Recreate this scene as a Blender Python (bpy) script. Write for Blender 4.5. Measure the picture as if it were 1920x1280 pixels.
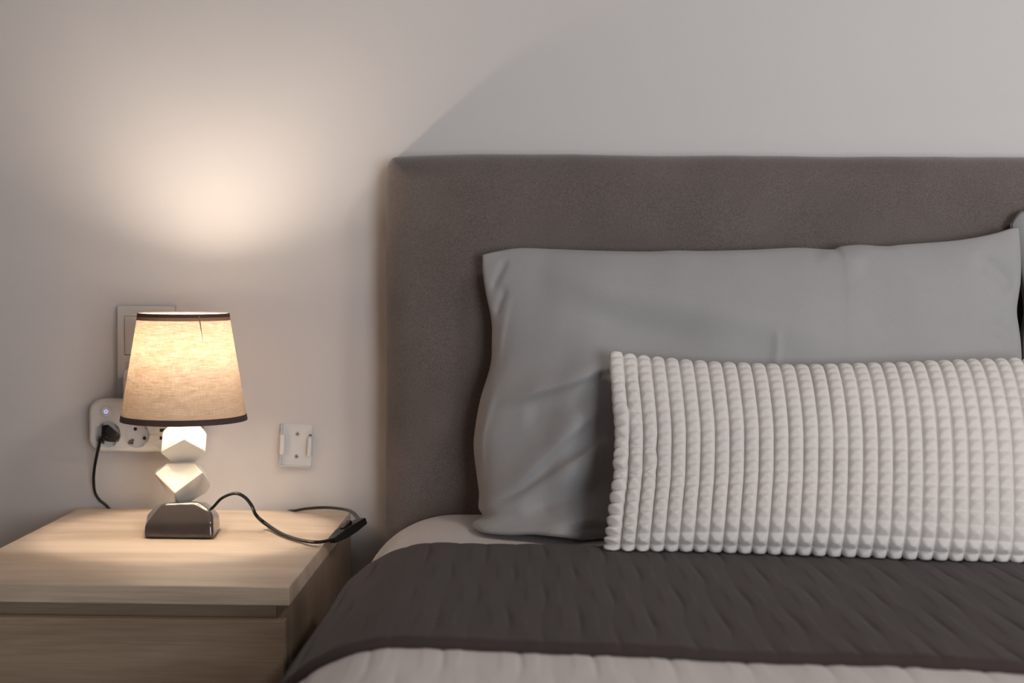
import bpy, bmesh, math, random
import numpy as np
from mathutils import Vector, Matrix, noise

random.seed(4)
S = bpy.context.scene
C = S.collection
for o in list(bpy.data.objects):
    bpy.data.objects.remove(o)

# ------------------------------------------------------------------ camera
F = 2520.0                       # focal length in pixels of a 1920 x 1280 frame
CAM = Vector((0.0, -1.99, 0.902))
cy = Vector((60, 125, -F)).normalized()              # world +Y in camera axes
r = 0.0085
cx = Vector((1, -r, (60 - 125 * r) / F)).normalized()
cx = (cx - cy * cx.dot(cy)).normalized()
cz = cx.cross(cy)
RM = Matrix((cx, cy, cz))                            # camera axes -> world
cam_d = bpy.data.cameras.new('camera')
cam = bpy.data.objects.new('camera', cam_d)
C.objects.link(cam)
cam.matrix_world = Matrix.Translation(CAM) @ RM.to_4x4()
cam_d.sensor_width = 36.0
cam_d.lens = F / 1920 * 36.0
cam_d.clip_start = 0.02
cam_d.dof.use_dof = True
cam_d.dof.focus_distance = 1.78
cam_d.dof.aperture_fstop = 4.5
S.camera = cam

# ------------------------------------------------------------------ light, exposure
W = bpy.data.worlds.new('world')
S.world = W
W.use_nodes = True
W.node_tree.nodes['Background'].inputs['Color'].default_value = (0.75, 0.82, 1.0, 1)
W.node_tree.nodes['Background'].inputs['Strength'].default_value = 0.5
S.view_settings.view_transform = 'Standard'
S.view_settings.look = 'None'
S.view_settings.exposure = 0.0
S.view_settings.gamma = 1.0
S.view_settings.use_curve_mapping = False

BULB_STRENGTH = 240.0
BULB_COLOR = (1.0, 0.85, 0.70)
DAY_POWER = 25.5
DAY_COLOR = (0.87, 0.94, 1.0)
CEILING_POWER = 23.0

WIN_X0, WIN_X1, WIN_Z0, WIN_Z1 = 0.70, 2.00, 0.25, 1.55
RX, FY = 3.4, -3.7                                  # right wall, front wall
ld = bpy.data.lights.new('window_daylight', 'AREA')
ld.shape = 'RECTANGLE'
ld.size = WIN_X1 - WIN_X0 - 0.1
ld.size_y = WIN_Z1 - WIN_Z0 - 0.1
ld.energy = DAY_POWER
ld.color = DAY_COLOR
lo = bpy.data.objects.new('window_daylight', ld)
C.objects.link(lo)
lo.location = ((WIN_X0 + WIN_X1) / 2, FY - 0.10, (WIN_Z0 + WIN_Z1) / 2)
lo.rotation_euler = (math.pi / 2, 0, 0)
ld.spread = math.radians(105)
cl = bpy.data.lights.new('ceiling_light', 'AREA')
cl.shape = 'DISK'
cl.size = 0.45
cl.energy = CEILING_POWER
cl.color = (1.0, 0.94, 0.88)
clo = bpy.data.objects.new('ceiling_light', cl)
C.objects.link(clo)
clo.location = (1.5, -1.9, 2.56)

# ------------------------------------------------------------------ pixel -> point on a plane
def ray(px, py):
    return RM @ Vector(((px - 960) / F, -(py - 640) / F, -1.0))


def at(px, py, y):
    d = ray(px, py)
    return CAM + d * ((y - CAM.y) / d.y)


def onz(px, py, z):
    d = ray(px, py)
    return CAM + d * ((z - CAM.z) / d.z)


# ------------------------------------------------------------------ node helpers
class N:
    def __init__(self, name):
        self.m = bpy.data.materials.new(name)
        self.m.use_nodes = True
        self.t = self.m.node_tree
        self.p = self.t.nodes['Principled BSDF']
        self.out = self.t.nodes['Material Output']

    def n(self, typ, **kw):
        x = self.t.nodes.new(typ)
        for k, v in kw.items():
            if k in x.inputs:
                x.inputs[k].default_value = v
            else:
                setattr(x, k, v)
        return x

    def l(self, a, b):
        self.t.links.new(a, b)

    def coords(self, scale=(1, 1, 1), rot=(0, 0, 0)):
        tc = self.n('ShaderNodeTexCoord')
        mp = self.n('ShaderNodeMapping')
        mp.inputs['Scale'].default_value = scale
        mp.inputs['Rotation'].default_value = rot
        self.l(tc.outputs['Object'], mp.inputs['Vector'])
        return mp.outputs['Vector']

    def noise(self, vec, scale, detail=3, rough=0.5):
        x = self.n('ShaderNodeTexNoise')
        x.inputs['Scale'].default_value = scale
        x.inputs['Detail'].default_value = detail
        x.inputs['Roughness'].default_value = rough
        self.l(vec, x.inputs['Vector'])
        return x.outputs['Fac']

    def ramp(self, fac, stops):
        x = self.n('ShaderNodeValToRGB')
        e = x.color_ramp.elements
        while len(e) < len(stops):
            e.new(0.5)
        for i, (p, c) in enumerate(stops):
            e[i].position = p
            e[i].color = (*c, 1)
        self.l(fac, x.inputs['Fac'])
        return x.outputs['Color']

    def math(self, op, a, b=None):
        x = self.n('ShaderNodeMath', operation=op)
        for i, v in enumerate((a, b)):
            if v is None:
                continue
            if isinstance(v, (int, float)):
                x.inputs[i].default_value = v
            else:
                self.l(v, x.inputs[i])
        return x.outputs[0]

    def bump(self, h, strength, dist, to=None):
        x = self.n('ShaderNodeBump')
        x.inputs['Strength'].default_value = strength
        x.inputs['Distance'].default_value = dist
        self.l(h, x.inputs['Height'])
        self.l(x.outputs['Normal'], (to or self.p).inputs['Normal'])

    def set(self, **kw):
        names = dict(color='Base Color', rough='Roughness', metal='Metallic', spec='Specular IOR Level',
                     sheen='Sheen Weight', coat='Coat Weight')
        for k, v in kw.items():
            if k == 'color' and not isinstance(v, tuple):
                self.l(v, self.p.inputs['Base Color'])
            else:
                self.p.inputs[names[k]].default_value = (*v, 1) if k == 'color' else v
        return self


def plain(name, color, rough=0.5, **kw):
    return N(name).set(color=color, rough=rough, **kw).m


def wall_paint(name, col):
    m = N(name)
    v = m.coords()
    c = m.ramp(m.noise(v, 3.0, 4), [(0.3, tuple(x * 0.985 for x in col)), (0.7, col)])
    m.set(color=c, rough=0.85, spec=0.2)
    m.bump(m.noise(v, 900, 3, 0.6), 0.25, 0.0006)
    return m.m


def wood(name, axis, tone=1.0, warm=1.0):
    """pale oak laminate; axis = direction of the grain"""
    m = N(name)
    sc = [26.0, 26.0, 26.0]
    sc['xyz'.index(axis)] = 1.3
    v = m.coords(tuple(sc))
    wob = m.noise(m.coords((3, 3, 3)), 1.2, 2)
    comb = m.n('ShaderNodeVectorMath', operation='ADD')
    m.l(v, comb.inputs[0])
    cmb = m.n('ShaderNodeCombineXYZ')
    w3 = m.math('MULTIPLY', wob, 2.2)
    for i in range(3):
        m.l(w3, cmb.inputs[i])
    m.l(cmb.outputs[0], comb.inputs[1])
    n1 = m.noise(comb.outputs[0], 0.55, 5, 0.55)
    sc2 = [420.0, 420.0, 420.0]
    sc2['xyz'.index(axis)] = 14.0
    n2 = m.noise(m.coords(tuple(sc2)), 1.0, 3, 0.6)
    sc3 = [9.0, 9.0, 9.0]
    sc3['xyz'.index(axis)] = 1.5
    n3 = m.noise(m.coords(tuple(sc3)), 1.0, 2, 0.5)
    f = m.math('ADD', m.math('MULTIPLY', n1, 0.5), m.math('ADD', m.math('MULTIPLY', n2, 0.22), m.math('MULTIPLY', n3, 0.28)))
    t = tone
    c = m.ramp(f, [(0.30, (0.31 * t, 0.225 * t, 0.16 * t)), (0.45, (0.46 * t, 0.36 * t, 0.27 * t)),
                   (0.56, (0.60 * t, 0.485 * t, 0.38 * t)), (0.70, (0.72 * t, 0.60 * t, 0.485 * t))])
    tint = m.n('ShaderNodeMix', data_type='RGBA', blend_type='MULTIPLY')
    tint.inputs['Factor'].default_value = 1.0
    m.l(c, tint.inputs['A'])
    tint.inputs['B'].default_value = (1.0, 1.0 - 0.07 * warm, 1.0 - 0.14 * warm, 1)
    c = tint.outputs['Result']
    m.set(color=c, rough=0.42, spec=0.4)
    m.bump(n2, 0.25, 0.0004)
    return m.m


def weave_height(m, period, diag=0.0):
    """two crossing thread waves -> a woven height, in object space"""
    s = 0.31416 / period
    hs = []
    for rot in ((0, 0, 0), (0, math.radians(90), 0)):
        w = m.n('ShaderNodeTexWave', wave_type='BANDS', bands_direction='X')
        w.inputs['Scale'].default_value = s
        w.inputs['Distortion'].default_value = 1.2
        w.inputs['Detail'].default_value = 2
        w.inputs['Detail Scale'].default_value = 0.6
        m.l(m.coords((1, 1, 1), (rot[0], rot[1] + diag, rot[2])), w.inputs['Vector'])
        hs.append(w.outputs['Fac'])
    return m.math('MAXIMUM', hs[0], hs[1]), m.math('MULTIPLY', hs[0], hs[1])


def upholstery(name):
    m = N(name)
    mx, ml = weave_height(m, 0.0020, math.radians(28))
    v = m.coords()
    grain = m.noise(v, 620, 3, 0.7)
    blot = m.noise(v, 9, 3)
    f = m.math('ADD', m.math('MULTIPLY', ml, 0.20), m.math('ADD', m.math('MULTIPLY', grain, 0.62), m.math('MULTIPLY', blot, 0.18)))
    c = m.ramp(f, [(0.25, (0.085, 0.066, 0.060)), (0.5, (0.165, 0.135, 0.123)), (0.75, (0.29, 0.245, 0.225))])
    m.set(color=c, rough=0.92, spec=0.15, sheen=0.45)
    m.p.inputs['Sheen Roughness'].default_value = 0.4
    m.bump(m.math('ADD', ml, m.math('MULTIPLY', grain, 0.6)), 0.55, 0.0009)
    return m.m


def cloth(name, col, period=0.0011, strength=0.22, rough=0.9, sheen=0.15, var=0.06):
    m = N(name)
    mx, ml = weave_height(m, period)
    v = m.coords()
    grain = m.noise(v, 700, 2, 0.6)
    f = m.math('ADD', m.math('MULTIPLY', grain, 0.6), m.math('MULTIPLY', m.noise(v, 14, 3), 0.4))
    c = m.ramp(f, [(0.3, tuple(x * (1 - var) for x in col)), (0.7, tuple(x * (1 + var) for x in col))])
    m.set(color=c, rough=rough, spec=0.1, sheen=sheen)
    m.bump(m.math('ADD', m.math('MULTIPLY', ml, 0.6), grain), strength, 0.0004)
    return m.m


M = {}
M['wall'] = wall_paint('wall_paint', (0.665, 0.62, 0.60))
M['ceiling'] = plain('ceiling_paint', (0.72, 0.70, 0.69), 0.9)
M['floor'] = wood('floor_boards', 'y', 0.55)
M['oak_x_lit'] = wood('oak_lit_grain_across', 'x', 1.12, 0.15)  # nightstand oak, light on the top put into a brighter tone
M['oak_z_shaded'] = wood('oak_shaded_grain_upright', 'z', 0.46, 1.0)  # same oak darkened, shade of the sides put into the tone
M['oak_front_shaded'] = wood('oak_shaded_grain_front', 'x', 0.74, 1.0)  # same oak again, shade on the drawer fronts put into the tone
M['dark_gap'] = plain('cabinet_inside', (0.22, 0.15, 0.10), 0.7)
M['plastic'] = plain('white_plastic', (0.70, 0.68, 0.67), 0.35)
M['frame_plastic'] = plain('white_switch_plastic', (0.66, 0.63, 0.62), 0.4)
M['black'] = plain('black_plastic', (0.006, 0.0055, 0.0055), 0.4, spec=0.3)
M['cord'] = plain('dark_brown_cable', (0.010, 0.0075, 0.0065), 0.35, spec=0.3)
M['hole'] = plain('socket_hole', (0.012, 0.011, 0.01), 0.8)
M['brass'] = plain('earth_contact', (0.55, 0.42, 0.28), 0.3, metal=1.0)
M['steel'] = plain('screw_steel', (0.55, 0.52, 0.49), 0.35, metal=1.0)
M['ceramic_white'] = plain('white_glazed_ceramic', (0.80, 0.78, 0.74), 0.12, coat=0.3)
M['ceramic_cream'] = plain('cream_glazed_ceramic', (0.74, 0.69, 0.61), 0.10, coat=0.4)
M['ceramic_grey'] = plain('grey_brown_glazed_ceramic', (0.052, 0.043, 0.039), 0.09, coat=0.35)
M['upholstery'] = upholstery('taupe_upholstery')
M['sheet'] = cloth('pale_cotton_sheet', (0.62, 0.565, 0.55))
M['quilt'] = cloth('pale_quilt', (0.64, 0.59, 0.57))
M['runner'] = cloth('charcoal_quilt', (0.060, 0.044, 0.040), 0.0012, 0.3, sheen=0.10, var=0.12)
M['pillow'] = cloth('grey_pillowcase', (0.36, 0.345, 0.342), 0.001, 0.2)
M['plush'] = cloth('cream_plush', (0.74, 0.685, 0.65), 0.0016, 0.3, sheen=0.3, var=0.04)
M['trim'] = plain('brown_binding_tape', (0.085, 0.05, 0.042), 0.85)
M['metal_wire'] = plain('white_wire', (0.7, 0.68, 0.66), 0.4)

# lamp shade: thin linen, lets the bulb glow through
m = N('linen_lampshade')
tc = m.n('ShaderNodeTexCoord')
sep = m.n('ShaderNodeSeparateXYZ')
m.l(tc.outputs['Object'], sep.inputs[0])
ang = m.math('ARCTAN2', sep.outputs['Y'], sep.outputs['X'])
cmb = m.n('ShaderNodeCombineXYZ')
m.l(m.math('MULTIPLY', ang, 0.07), cmb.inputs[0])
m.l(sep.outputs['Z'], cmb.inputs[2])
mpA = m.n('ShaderNodeMapping')
mpA.inputs['Scale'].default_value = (70, 1, 900)
mpA.inputs['Rotation'].default_value = (0, math.radians(-10), 0)
m.l(cmb.outputs[0], mpA.inputs['Vector'])
nA = m.noise(mpA.outputs['Vector'], 1.0, 4, 0.62)
mpB = m.n('ShaderNodeMapping')
mpB.inputs['Scale'].default_value = (900, 1, 90)
m.l(cmb.outputs[0], mpB.inputs['Vector'])
nB = m.noise(mpB.outputs['Vector'], 1.0, 3, 0.6)
mpC = m.n('ShaderNodeMapping')
mpC.inputs['Scale'].default_value = (30, 1, 190)
mpC.inputs['Rotation'].default_value = (0, math.radians(-9), 0)
m.l(cmb.outputs[0], mpC.inputs['Vector'])
nC = m.noise(mpC.outputs['Vector'], 1.0, 3, 0.6)
thr = m.math('ADD', m.math('MULTIPLY', nA, 0.50), m.math('ADD', m.math('MULTIPLY', nB, 0.28), m.math('MULTIPLY', nC, 0.22)))
tcol = m.ramp(thr, [(0.37, (0.36, 0.21, 0.115)), (0.5, (0.67, 0.455, 0.285)), (0.63, (1.0, 0.82, 0.61))])
dcol = m.ramp(thr, [(0.36, (0.52, 0.37, 0.26)), (0.64, (0.72, 0.56, 0.42))])
tr = m.n('ShaderNodeBsdfTranslucent')
m.l(tcol, tr.inputs['Color'])
df = m.n('ShaderNodeBsdfDiffuse')
geo = m.n('ShaderNodeNewGeometry')
lin = m.n('ShaderNodeMix', data_type='RGBA')
m.l(geo.outputs['Backfacing'], lin.inputs['Factor'])
m.l(dcol, lin.inputs['A'])
lin.inputs['B'].default_value = (0.85, 0.82, 0.76, 1)
m.l(lin.outputs['Result'], df.inputs['Color'])
mix = m.n('ShaderNodeMixShader')
mix.inputs['Fac'].default_value = 0.050
m.l(df.outputs[0], mix.inputs[1])
m.l(tr.outputs[0], mix.inputs[2])
m.l(mix.outputs[0], m.out.inputs['Surface'])
M['shade'] = m.m


def emission(name, col, strength):
    m = N(name)
    e = m.n('ShaderNodeEmission')
    e.inputs['Color'].default_value = (*col, 1)
    e.inputs['Strength'].default_value = strength
    m.l(e.outputs[0], m.out.inputs['Surface'])
    return m.m


M['bulb'] = emission('lit_bulb', BULB_COLOR, BULB_STRENGTH)
M['led'] = emission('blue_led', (0.42, 0.40, 1.0), 1.5)


# ------------------------------------------------------------------ object helpers
def thing(name, label, cat, loc, group=None):
    o = bpy.data.objects.new(name, None)
    o.empty_display_size = 0.05
    C.objects.link(o)
    o.location = loc
    o['label'] = label
    o['category'] = cat
    if group:
        o['group'] = group
    return o


def wloc(o):
    p = Vector((0, 0, 0))
    while o is not None:
        p += o.location
        o = o.parent
    return p


def link(name, me, mat, parent=None, origin=None, smooth=True):
    """mesh given in world coordinates -> one object, under parent or at its own origin"""
    base = wloc(parent) if parent else Vector((0, 0, 0))
    org = Vector(origin) if origin is not None else base
    me.transform(Matrix.Translation(-org))
    o = bpy.data.objects.new(name, me)
    C.objects.link(o)
    if mat is not None and not me.materials:
        me.materials.append(mat)
    o.parent = parent
    o.location = org - base
    if smooth:
        me.polygons.foreach_set('use_smooth', [True] * len(me.polygons))
    me.update()
    return o


def tagtop(o, label, cat, group=None):
    o['label'] = label
    o['category'] = cat
    if group:
        o['group'] = group
    return o


def bm_mesh(bm, name):
    me = bpy.data.meshes.new(name)
    bm.normal_update()
    bm.to_mesh(me)
    bm.free()
    return me


def box_bm(lo, hi, bev=0.0, seg=2, bm=None):
    b = bmesh.new()
    bmesh.ops.create_cube(b, size=1.0)
    lo, hi = Vector(lo), Vector(hi)
    for v in b.verts:
        v.co = Vector([lo[i] + (v.co[i] + 0.5) * (hi[i] - lo[i]) for i in range(3)])
    if bev:
        bmesh.ops.bevel(b, geom=b.edges[:], offset=bev, segments=seg, profile=0.5, affect='EDGES')
    if bm is None:
        return b
    tmp = bpy.data.meshes.new('tmp')
    b.to_mesh(tmp)
    b.free()
    bm.from_mesh(tmp)
    bpy.data.meshes.remove(tmp)
    return bm


def wn(o):
    mod = o.modifiers.new('weighted_normal', 'WEIGHTED_NORMAL')
    mod.keep_sharp = True
    return o


def box(name, lo, hi, mat, parent=None, bev=0.0, seg=2, origin=None):
    o = link(name, bm_mesh(box_bm(lo, hi, bev, seg), name), mat, parent, origin, smooth=bev > 0)
    if bev:
        wn(o)
    return o


def hull(name, pts, mat, parent=None, bev=0.003, seg=3, origin=None, angle=12):
    bm = bmesh.new()
    for p in pts:
        bm.verts.new(p)
    res = bmesh.ops.convex_hull(bm, input=bm.verts[:])
    bmesh.ops.delete(bm, geom=[g for g in res['geom_interior'] if isinstance(g, bmesh.types.BMVert)], context='VERTS')
    bmesh.ops.dissolve_limit(bm, angle_limit=math.radians(angle), verts=bm.verts[:], edges=bm.edges[:])
    bmesh.ops.recalc_face_normals(bm, faces=bm.faces[:])
    if bev:
        bmesh.ops.bevel(bm, geom=bm.edges[:], offset=bev, segments=seg, profile=0.5, affect='EDGES', clamp_overlap=True)
    o = link(name, bm_mesh(bm, name), mat, parent, origin)
    if bev:
        wn(o)
    return o


def catmull(pts, n=10):
    P = [Vector(p) for p in pts]
    P = [P[0] * 2 - P[1]] + P + [P[-1] * 2 - P[-2]]
    out = []
    for i in range(1, len(P) - 2):
        a, b, c, d = P[i - 1:i + 3]
        for k in range(n):
            t = k / n
            out.append(0.5 * ((2 * b) + (c - a) * t + (2 * a - 5 * b + 4 * c - d) * t * t + (3 * b - a - 3 * c + d) * t ** 3))
    out.append(P[-2])
    return out


def tube(name, pts, rad, mat, parent=None, n=10, sides=10, flat=1.0, origin=None, closed=False):
    P = catmull(pts, n) if n > 1 else [Vector(p) for p in pts]
    bm = bmesh.new()
    T = (P[1] - P[0]).normalized()
    up = Vector((0, 0, 1)) if abs(T.z) < 0.9 else Vector((0, -1, 0))
    nrm = (up - T * up.dot(T)).normalized()
    rings = []
    for i, p in enumerate(P):
        T2 = (P[min(i + 1, len(P) - 1)] - P[max(i - 1, 0)]).normalized()
        q = T.rotation_difference(T2)
        nrm = (q @ nrm)
        nrm = (nrm - T2 * nrm.dot(T2)).normalized()
        T = T2
        b = T.cross(nrm)
        rr = rad(i / (len(P) - 1)) if callable(rad) else rad
        rings.append([bm.verts.new(p + nrm * (math.cos(a) * rr) + b * (math.sin(a) * rr * flat))
                      for a in [2 * math.pi * k / sides for k in range(sides)]])
    for i in range(len(rings) - 1):
        for k in range(sides):
            bm.faces.new((rings[i][k], rings[i][(k + 1) % sides], rings[i + 1][(k + 1) % sides], rings[i + 1][k]))
    bm.faces.new(rings[0][::-1])
    bm.faces.new(rings[-1])
    bmesh.ops.recalc_face_normals(bm, faces=bm.faces[:])
    return link(name, bm_mesh(bm, name), mat, parent, origin)


def lathe(name, prof, cx_, cy_, mat, parent=None, n=64, cap=True, origin=None):
    bm = bmesh.new()
    rings = []
    for (rad, z) in prof:
        if rad < 1e-6:
            rings.append([bm.verts.new((cx_, cy_, z))])
        else:
            rings.append([bm.verts.new((cx_ + rad * math.cos(2 * math.pi * k / n), cy_ + rad * math.sin(2 * math.pi * k / n), z)) for k in range(n)])
    for a, b in zip(rings, rings[1:]):
        for k in range(n):
            k2 = (k + 1) % n
            if len(a) == 1:
                bm.faces.new((a[0], b[k2], b[k]))
            elif len(b) == 1:
                bm.faces.new((a[k], a[k2], b[0]))
            else:
                bm.faces.new((a[k], a[k2], b[k2], b[k]))
    bmesh.ops.recalc_face_normals(bm, faces=bm.faces[:])
    return link(name, bm_mesh(bm, name), mat, parent, origin)


def disc_y(c, rad, y0, y1, sides=32, bm=None, bev=0.0):
    """short cylinder along y, centred on c.x, c.z"""
    b = bmesh.new()
    bmesh.ops.create_cone(b, cap_ends=True, segments=sides, radius1=rad, radius2=rad, depth=abs(y1 - y0),
                          matrix=Matrix.Translation((c[0], (y0 + y1) / 2, c[2])) @ Matrix.Rotation(math.pi / 2, 4, 'X'))
    if bev:
        es = [e for e in b.edges if len(e.link_faces) == 2 and any(len(f.verts) > 4 for f in e.link_faces)]
        bmesh.ops.bevel(b, geom=es, offset=bev, segments=2, profile=0.5, affect='EDGES')
    if bm is None:
        return b
    tmp = bpy.data.meshes.new('tmp')
    b.to_mesh(tmp)
    b.free()
    bm.from_mesh(tmp)
    bpy.data.meshes.remove(tmp)
    return bm


def rrect_bm(x0, x1, z0, z1, rad, y_back, y_front, bev=0.0, seg=8, bseg=3):
    """plate with rounded corners, face towards -y"""
    bm = bmesh.new()
    pts = []
    for (qx, qz, a0) in ((x1 - rad, z1 - rad, 0), (x0 + rad, z1 - rad, 90), (x0 + rad, z0 + rad, 180), (x1 - rad, z0 + rad, 270)):
        for k in range(seg + 1):
            a = math.radians(a0 + 90 * k / seg)
            pts.append((qx + rad * math.cos(a), qz + rad * math.sin(a)))
    f = [bm.verts.new((x, y_front, z)) for x, z in pts]
    k = [bm.verts.new((x, y_back, z)) for x, z in pts]
    front = bm.faces.new(f)
    bm.faces.new(k[::-1])
    nn = len(pts)
    for i in range(nn):
        bm.faces.new((f[(i + 1) % nn], f[i], k[i], k[(i + 1) % nn]))
    bmesh.ops.recalc_face_normals(bm, faces=bm.faces[:])
    if bev:
        bmesh.ops.bevel(bm, geom=list(front.edges), offset=bev, segments=bseg, profile=0.5, affect='EDGES')
    return bm


def boolean_cut(me, cutter_bm):
    a = bpy.data.objects.new('tmp_a', me)
    cm = bm_mesh(cutter_bm, 'tmp_c')
    c = bpy.data.objects.new('tmp_c', cm)
    C.objects.link(a)
    C.objects.link(c)
    mod = a.modifiers.new('cut', 'BOOLEAN')
    mod.operation = 'DIFFERENCE'
    mod.solver = 'EXACT'
    mod.object = c
    dg = bpy.context.evaluated_depsgraph_get()
    out = bpy.data.meshes.new_from_object(a.evaluated_get(dg))
    bpy.data.objects.remove(a)
    bpy.data.objects.remove(c)
    return out


def grid_mesh(name, P):
    """P: array rows x cols x 3"""
    R_, C_ = P.shape[:2]
    idx = np.arange(R_ * C_).reshape(R_, C_)
    q = np.stack([idx[:-1, :-1], idx[:-1, 1:], idx[1:, 1:], idx[1:, :-1]], -1).reshape(-1, 4)
    me = bpy.data.meshes.new(name)
    me.from_pydata(P.reshape(-1, 3).tolist(), [], q.tolist())
    return me


def structure(o):
    o['kind'] = 'structure'
    return o


# ------------------------------------------------------------------ room shell
LX, CZ = -1.9, 2.6
T = 0.12
structure(box('wall_back', (LX - T, 0, 0), (RX + T, T, CZ), M['wall'], origin=(0, 0, 0)))
structure(box('wall_left', (LX - T, FY, 0), (LX, 0, CZ), M['wall'], origin=(LX, 0, 0)))
structure(box('wall_right', (RX, FY, 0), (RX + T, 0, CZ), M['wall'], origin=(RX, 0, 0)))
structure(box('floor', (LX - T, FY - T, -0.1), (RX + T, T, 0), M['floor'], origin=(0, 0, 0)))
structure(box('ceiling', (LX - T, FY - T, CZ), (RX + T, T, CZ + 0.1), M['ceiling'], origin=(0, 0, CZ)))
b = bmesh.new()
box_bm((LX - T, FY - T, 0), (RX + T, FY, WIN_Z0), bm=b)
box_bm((LX - T, FY - T, WIN_Z1), (RX + T, FY, CZ), bm=b)
box_bm((LX - T, FY - T, WIN_Z0), (WIN_X0, FY, WIN_Z1), bm=b)
box_bm((WIN_X1, FY - T, WIN_Z0), (RX + T, FY, WIN_Z1), bm=b)
structure(link('wall_front', bm_mesh(b, 'wall_front'), M['wall'], origin=(0, FY, 0), smooth=False))
wf = structure(thing('window_1', 'white framed window', 'window', ((WIN_X0 + WIN_X1) / 2, FY - 0.05, WIN_Z0)))
del wf['category'], wf['label']
b = bmesh.new()
for (xa, xb, z0, z1) in ((WIN_X0, WIN_X1, WIN_Z0, WIN_Z0 + 0.05), (WIN_X0, WIN_X1, WIN_Z1 - 0.05, WIN_Z1),
                         (WIN_X0, WIN_X0 + 0.05, WIN_Z0, WIN_Z1), (WIN_X1 - 0.05, WIN_X1, WIN_Z0, WIN_Z1)):
    box_bm((xa, FY - 0.09, z0), (xb, FY - 0.03, z1), bm=b)
link('window_frame', bm_mesh(b, 'window_frame'), M['plastic'], wf, smooth=False)
gl = N('window_glass')
gl.set(color=(1, 1, 1), rough=0.0)
gl.p.inputs['Transmission Weight'].default_value = 1.0
box('window_pane', (WIN_X0, FY - 0.118, WIN_Z0), (WIN_X1, FY - 0.113, WIN_Z1), gl.m, wf)

# ------------------------------------------------------------------ nightstand
NX0, NX1 = at(148, 957, -0.02).x, at(658, 964, -0.02).x
NZ = 0.55
GAP = 0.02
NF = -0.504                                   # front plane
ns = thing('nightstand', 'pale oak nightstand with a thick top standing left of the bed', 'nightstand', ((NX0 + NX1) / 2, -0.25, 0))
TT = 0.0215
box('top_panel', (NX0, NF, NZ - TT), (NX1, -GAP, NZ), M['oak_x_lit'], ns, 0.0012, 2)
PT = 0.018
box('side_panel', (NX1 - PT, NF + 0.0185, 0.02), (NX1, -GAP, NZ - TT - 0.0003), M['oak_z_shaded'], ns, 0.0008, 1)
box('side_panel', (NX0, NF + 0.0185, 0.02), (NX0 + PT, -GAP, NZ - TT - 0.0003), M['oak_z_shaded'], ns, 0.0008, 1)
box('back_panel', (NX0 + PT, -GAP - 0.008, 0.03), (NX1 - PT, -GAP - 0.002, NZ - TT - 0.001), M['oak_z_shaded'], ns)
box('base_panel', (NX0 + PT, NF + 0.03, 0.03), (NX1 - PT, -GAP - 0.01, 0.046), M['oak_x_lit'], ns)
box('front_rail', (NX0 + PT, NF + 0.0187, NZ - TT - 0.06), (NX1 - PT, NF + 0.0305, NZ - TT - 0.0005), M['oak_front_shaded'], ns)
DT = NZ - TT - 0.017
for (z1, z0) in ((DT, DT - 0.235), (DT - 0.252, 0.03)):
    d = box('drawer', (NX0 + 0.004, NF, z0), (NX1 - 0.0055, NF + 0.0165, z1), M['oak_front_shaded'], ns, 0.001, 2)
    box('drawer_box', (NX0 + 0.03, NF + 0.017, z0 + 0.02), (NX1 - 0.03, -0.08, z1 - 0.06), M['dark_gap'], d)

# ------------------------------------------------------------------ table lamp
LD = -0.185
ctr = at(345, 900, LD)
LXc = ctr.x
lamp = thing('table_lamp', 'lit table lamp with a beige linen shade and stacked ceramic stones on the nightstand', 'lamp', (LXc, LD, NZ))


def lp(pts, y0=LD):
    return [at(px, py, y0 + dy) for (px, py, dy) in pts]


def facets(name, centre, planes, mat, bev, seg, half=0.08, soft=0, vox=0.0011):
    """convex stone cut out of a block by planes, each given by three points"""
    bm = box_bm(centre - Vector((half,) * 3), centre + Vector((half,) * 3))
    for pl_ in planes:
        a, b_, c_ = pl_
        nrm = (b_ - a).cross(c_ - a).normalized()
        if nrm.dot(centre - a) > 0:
            nrm.negate()
        g = bmesh.ops.bisect_plane(bm, geom=bm.verts[:] + bm.edges[:] + bm.faces[:], plane_co=a, plane_no=nrm, clear_outer=True, dist=1e-6)
        bmesh.ops.holes_fill(bm, edges=[e for e in bm.edges if e.is_boundary], sides=0)
    bmesh.ops.remove_doubles(bm, verts=bm.verts[:], dist=2e-4)
    bmesh.ops.recalc_face_normals(bm, faces=bm.faces[:])
    if soft:
        o = link(name, bm_mesh(bm, name), mat, lamp)
        rm = o.modifiers.new('even_skin', 'REMESH')
        rm.mode = 'VOXEL'
        rm.voxel_size = vox
        rm.use_smooth_shade = True
        sm = o.modifiers.new('rounding', 'SMOOTH')
        sm.factor = 0.5
        sm.iterations = soft
        return o
    bmesh.ops.bevel(bm, geom=bm.edges[:], offset=bev, segments=seg, profile=0.5, affect='EDGES', clamp_overlap=True)
    o = link(name, bm_mesh(bm, name), mat, lamp)
    return wn(o)


def L1(px, py, dy):
    return at(px, py, LD + dy)


BK = Vector((-0.27, 1, 0))                          # the stones are turned a little


def edge_plane(p, q):
    """plane through two outline points, running straight back"""
    return (p, q, p + BK)


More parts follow.
